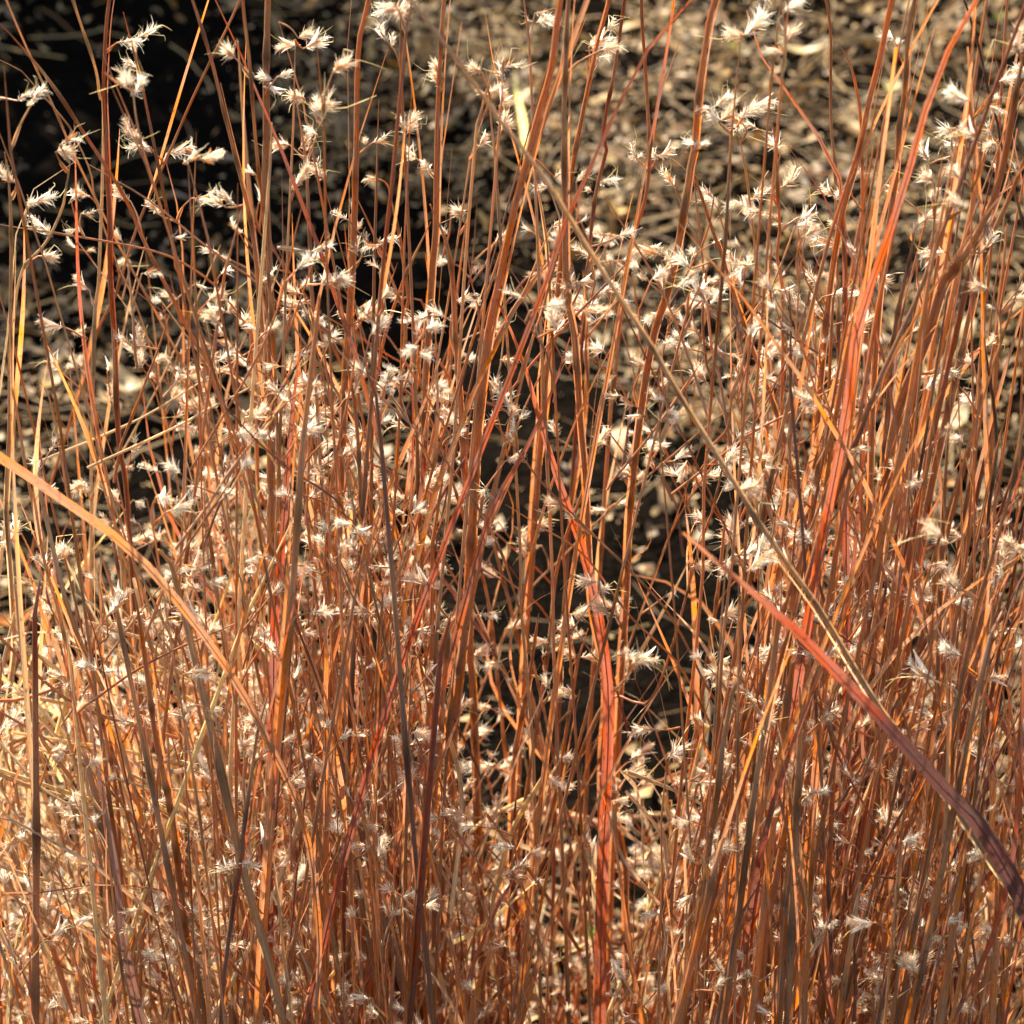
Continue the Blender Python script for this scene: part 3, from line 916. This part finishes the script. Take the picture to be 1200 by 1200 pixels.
def auto_label(s):
    q = s.px[(s.px[:, 1] > -5) & (s.px[:, 1] < 1205) & (s.px[:, 0] > -5) & (s.px[:, 0] < 1205)]
    q = q if len(q) > 1 else s.px[-3:]
    top, low = q[q[:, 1].argmin()], q[q[:, 1].argmax()]
    lean = (top[0] - low[0]) / max(low[1] - top[1], 40)
    lw = 'leaning hard left' if lean < -.35 else 'leaning left' if lean < -.1 else 'upright' if lean < .1 else 'leaning right' if lean < .35 else 'leaning hard right'
    wp = s.w / mpp(s.Y)
    size = 'thin' if wp < 4.6 else 'slender' if wp < 7.5 else 'stout' if wp < 11 else 'wide'
    nt = len(s.twigs)
    what = 'flat leaf' if s.flat else 'bare stem' if nt == 0 else f'stem with {NUM[min(nt, 14)]} tuft' + ('s' if nt > 1 else '')
    yield f'{size} {WORD[s.key]} {what}, {lw}, tip at {zone(top)}'
    nl = len(s.leaves)
    yield f'{size} {WORD[s.key]} {what}, {lw}, {NUM[min(nl, 14)]} side leaves, tip {zone(top)}'
    near_ = min((t for t in traced), key=lambda t: np.hypot(t.px[:, 0] - top[0], t.px[:, 1] - top[1]).min())
    yield f'{WORD[s.key]} {what} {lw}, tip {zone(top)} by the {WORD[near_.key]} {"leaf" if near_.flat else "stem"}'


used = set()
for s in traced:
    used.add(s.label)
    build_stem(s, s.label, group_stems if not s.flat else 'broad dry leaves of the grass clump', 'dry_leaf' if s.flat else 'grass_stalk', 'grass leaf' if s.flat else 'grass stem')
for s in own + dens_fill:
    lab = None
    for lab in auto_label(s):
        if lab not in used:
            break
    used.add(lab)
    build_stem(s, lab, group_stems if not s.flat else 'broad dry leaves of the grass clump', 'dry_leaf' if s.flat else 'grass_stalk', 'grass leaf' if s.flat else 'grass stem')

# ------------------------------------------------------------------ the rest of the clump, beyond counting: one mass
mass, hair = MB(), MB()
cnt = 0
while cnt < 610:
    x, y = sample_top()
    if cnt % 6 == 0:
        x = U(-150, 1700); y = U(400, 1300)
    Y = U(1.0, 1.36)
    low = y > 520
    w = U(2.2, 4.6) if U() < .65 else U(5, 10)
    st = random_stem(x, y + 50, Y, 50, w, pick_key(x, y), rng.choice([.12, .34], p=[.55, .45]), flat=U() < .3, n=12)
    if blocked(st, .97):
        continue
    dress(st, int(rng.integers(0, 3)), int(rng.integers(1, 6)) if low else int(rng.integers(0, 3)), leafw=.0021, spread=(.05, .45))
    merge_stem(mass, st, hair)
    cnt += 1
for _ in range(420):          # thin side twigs crossing at all angles
    x, y = sample_top(); x, y = U(150, 1000), U(330, 1050)
    P0 = at(x, y, U(1.0, 1.35)); a = math.pi / 2 + np.clip(rng.normal(0, .5), -.95, .95); h = U(.02, .08)
    d = np.array([math.cos(a), rng.normal(0, .3), math.sin(a)])
    st = Stem(smooth_path(np.array([P0 - d * h, P0 + rng.normal(0, .003, 3), P0 + d * h]), 12), U(.0007, .0013), pick_key(x, y))
    st.Y = 1.1
    if blocked(st, .8):
        continue
    dress(st, 0, int(rng.integers(1, 4)))
    merge_stem(mass, st, hair)
for q in range(560):          # bleached straw leaning every way at the lower left and along the bottom
    x, y = (rng.normal(50, 110), U(720, 1250)) if q < 300 else (U(100, 1250), U(930, 1280))
    P = np.array([at(x, y, U(1.05, 1.4))] * 3); a = np.clip(rng.normal(2.1 if x < 300 else 1.5, .5), .7, 2.9); h = U(.015, .06)
    P[0] -= np.array([math.cos(a) * h, rng.normal(0, .02), math.sin(a) * h]); P[2] += np.array([math.cos(a) * h, rng.normal(0, .02), math.sin(a) * h])
    P[1] += rng.normal(0, .006, 3)
    k = ['cr', 'tn', 'yl', 'tn', 'or', 'cr'][rng.integers(6)]
    if U() < .55:
        strip(mass, smooth_path(P, 8), U(.0014, .003) * np.array([.6, .9, 1, 1, .9, .7, .4, .1]), tint(k, 8), U(0, 3), rng.normal(0, .8), .35)
    else:
        tube(mass, smooth_path(P, 8), U(.0006, .0013), tint(k, 8), 4)
    if U() < .7:
        v, f, c, uv, m = TUFT_LOW[rng.integers(len(TUFT_LOW))]
        M = tuft_matrix(P[2], rng.normal(0, 1, 3), U(.6, 1.25))
        hair.v.append(v @ M[:3, :3].T.astype(np.float32) + M[:3, 3].astype(np.float32)); hair.f.append(f + hair.n)
        hair.c.append(c); hair.uv.append(uv); hair.m.append(m); hair.n += len(v)
for v, f, c, uv, m in [hair.arrays()]:
    mass.v.append(v); mass.f.append(f + mass.n); mass.c.append(c); mass.uv.append(uv); mass.m.append(m + 1 - 1); mass.n += len(v)
o = link('grass_thicket', mass.mesh('grass_thicket', [M_STEM, M_HAIR]))
o['kind'] = 'stuff'
o['label'] = 'tangle of countless thinner dry grass stems and seed heads behind the nearer ones'

# ------------------------------------------------------------------ small things on the soil
def fallen_stalk(pts, w, key, label, z=.02):
    P = np.array([ground_at(a, b, z) for a, b in pts])
    P = smooth_path(P, 14)
    P[:, 2] += soil_height(P[:, 0], P[:, 1]) * .3
    base = P[0].copy()
    root = thing('fallen_stalk', label, 'stalk', tuple(base), 'fallen stalks on the soil')
    wm = w * mpp(base[1])
    mb = MB(); tube(mb, P - base, wm * .42, tint(key, 14), 7, 0, .1)
    link('culm', mb.mesh('culm', [M_STEM]), root)
    mb = MB(); strip(mb, P[2:10] - base + np.array([0, 0, wm * .45]), wm * .7 * np.linspace(1, .3, 8), tint('cr', 8), 0, .3, .4)
    link('sheath', mb.mesh('sheath', [M_LEAF]), root)


fallen_stalk([(598, 938), (640, 950), (690, 962), (735, 972)], 13, 'pk', 'thick pinkish stalk lying level across the dark gap at bottom centre', .06)
fallen_stalk([(622, 1034), (680, 1050), (720, 1066), (760, 1088)], 7, 'tn', 'tan stalk lying below the thick pinkish one, upper of two side by side', .02)
fallen_stalk([(622, 1050), (655, 1061), (690, 1074), (720, 1085)], 5, 'or', 'thin orange stalk lying beside the tan stalk at bottom centre', .02)
fallen_stalk([(630, 1099), (690, 1098), (760, 1094)], 5, 'cr', 'cream stalk lying level near the bottom centre', .02)
fallen_stalk([(740, 953), (790, 951), (850, 948)], 5, 'cr', 'cream stalk lying level right of the thick pinkish one', .03)
fallen_stalk([(860, 430), (930, 437), (1000, 443), (1040, 450)], 5, 'pk', 'pinkish stalk lying level behind the stems right of centre', .03)
fallen_stalk([(690, 175), (720, 185), (760, 192), (800, 190)], 3, 'tn', 'thin tan straw lying on litter at the top right of centre', .02)
fallen_stalk([(900, 215), (950, 205), (1000, 208)], 3, 'tn', 'thin tan straw lying on pale litter at upper right', .02)


def fallen_leaf(px, py, L, W, yaw, curl, col, label, z=.015):
    c = ground_at(px, py, z)
    d = np.array([math.cos(yaw), math.sin(yaw), 0]); q = np.array([-d[1], d[0], 0])
    t = np.linspace(-.5, .5, 11)
    P = d * (t * L)[:, None] + q * (t ** 2 * L * .3)[:, None]
    P[:, 2] = curl * L * (t * 2) ** 2 + .004
    prof = W * np.clip(1 - (abs(t) * 2) ** 2.2, .05, 1)
    mb = MB(); strip(mb, P, prof, np.array(col)[None] * (1 + .12 * np.sin(t * 9))[:, None], 0, 0, .5, side=q + np.array([0, 0, U(-.4, .6)]))
    root = thing('fallen_leaf', label, 'leaf', tuple(c), 'fallen leaves on the soil')
    link('blade', mb.mesh('blade', [M_LEAF]), root)
    mb = MB(); tube(mb, P[[0, 3, 6, 10]] + np.array([0, 0, .0012]), np.linspace(.0009, .0003, 4), np.array(col) * .7, 4)
    link('midrib', mb.mesh('midrib', [M_STEM]), root)


fallen_leaf(150, 455, .045, .018, -.8, .3, (.62, .5, .3), 'pale curled leaf on the soil at left, beside a dark red stem')
fallen_leaf(60, 450, .035, .014, 1.4, .2, (.6, .47, .26), 'upright tan leaf scrap on the soil near the left edge')
fallen_leaf(715, 190, .018, .011, 1.8, .25, (.75, .6, .26), 'small yellow leaf on litter, right of the top centre')
fallen_leaf(726, 250, .022, .013, 2.2, .25, (.72, .52, .22), 'small golden leaf on litter below the yellow one')
fallen_leaf(14, 732, .032, .016, .2, .15, (.50, .20, .05), 'orange leaf lying on dark soil at the left edge')
fallen_leaf(1115, 500, .035, .022, .7, .3, (.75, .64, .44), 'large pale cream leaf among stems at the right')
fallen_leaf(935, 62, .06, .012, -.4, .2, (.66, .55, .33), 'long pale arched leaf on litter at upper right')
fallen_leaf(870, 64, .016, .010, .1, .1, (.7, .58, .32), 'tiny pale leaf on litter left of the long arched leaf')
fallen_leaf(1000, 150, .05, .008, -1.0, .2, (.55, .44, .27), 'narrow tan leaf lying steeply on litter at upper right')
fallen_leaf(1045, 105, .022, .013, .9, .2, (.74, .64, .36), 'pale yellow leaf between stems at upper right')


def yellow_spear():
    P = np.array([ground_at(616, 185, .01), ground_at(614, 150, .05), ground_at(606, 110, .09), ground_at(604, 86, .10)])
    base = P[0].copy(); P = smooth_path(P, 9) - base
    root = thing('dry_leaf', 'bright yellow green blade standing alone at the top centre', 'grass blade', tuple(base))
    mb = MB(); strip(mb, P, .0062 * np.array([.5, .8, 1, 1, 1, .9, .7, .45, .1]), (.80, .72, .34), .1, .2, .45)
    link('blade', mb.mesh('blade', [M_LEAF]), root)
    mb = MB(); strip(mb, P[:3] * 1.02 + np.array([.001, -.001, 0]), np.array([.006, .005, .002]), (.62, .5, .25), .4, 0, .5)
    link('sheath', mb.mesh('sheath', [M_LEAF]), root)


yellow_spear()


def sprout(px, py, label):
    c = ground_at(px, py, .005)
    root = thing('green_sprout', label, 'sprout', tuple(c), 'green sprouts in the litter')
    for k in range(4):
        a = k * 1.6 + U(0, 1); t = np.linspace(0, 1, 7)
        P = np.stack([np.cos(a) * t * .008, np.sin(a) * t * .008, t * .016 - t ** 3 * .006], 1)
        mb = MB(); strip(mb, P, .004 * np.array([.3, .8, 1, 1, .8, .5, .1]), (.20, .32, .05), a + 1.57, 0, .4)
        link('leaf', mb.mesh('leaf', [M_GREEN]), root)


sprout(860, 60, 'tiny green sprout in the litter right of the top centre')
sprout(1170, 26, 'tiny green sprout near the top right corner')
sprout(690, 1100, 'tiny green sprout on dark soil at bottom centre')


# ------------------------------------------------------------------ unseen bush added beyond the frame to shade the soil at the upper left
def shade_shrub(cx, cy, rx, ry, z0, z1, nleaf, label):
    root = thing('shade_shrub', label, 'shade_shrub', (cx, cy, -.01))
    mb = MB()
    tips = []
    for k in range(16):
        a = U(0, 6.28); r = U(.3, .95)
        tip = np.array([math.cos(a) * rx * r, math.sin(a) * ry * r, U(z0 + .1, z1)])
        mid = tip * np.array([.45, .45, .5]) + rng.normal(0, .03, 3)
        tube(mb, smooth_path([np.array([rng.normal(0, .02), rng.normal(0, .02), 0]), mid, tip], 9), np.linspace(.012, .003, 9), np.array([.12, .08, .05]), 6)
        tips.append(tip)
    link('branches', mb.mesh('branches', [M_STEM]), root)
    mb = MB()
    for k in range(nleaf):
        p = rng.normal(0, 1, 3); p = p / np.linalg.norm(p) * U(.3, 1) ** .5
        p = np.array([p[0] * rx, p[1] * ry, (z0 + z1) / 2 + p[2] * (z1 - z0) / 2]) + rng.normal(0, .02, 3)
        d = unit(rng.normal(0, 1, 3) + np.array([0, 0, -.3])); t = np.linspace(0, 1, 4)
        L = U(.03, .06)
        strip(mb, p + d * (t * L)[:, None], L * .5 * np.array([.3, 1, .8, .05]), np.array([.06, .10, .03]) * U(.7, 1.5), U(0, 6), 0, .3)
    link('foliage', mb.mesh('foliage', [M_GREEN]), root)


shade_shrub(-.74, 3.26, .40, .36, .03, 1.0, 4200, 'unseen low leafy bush added beyond the grass to cast shade')
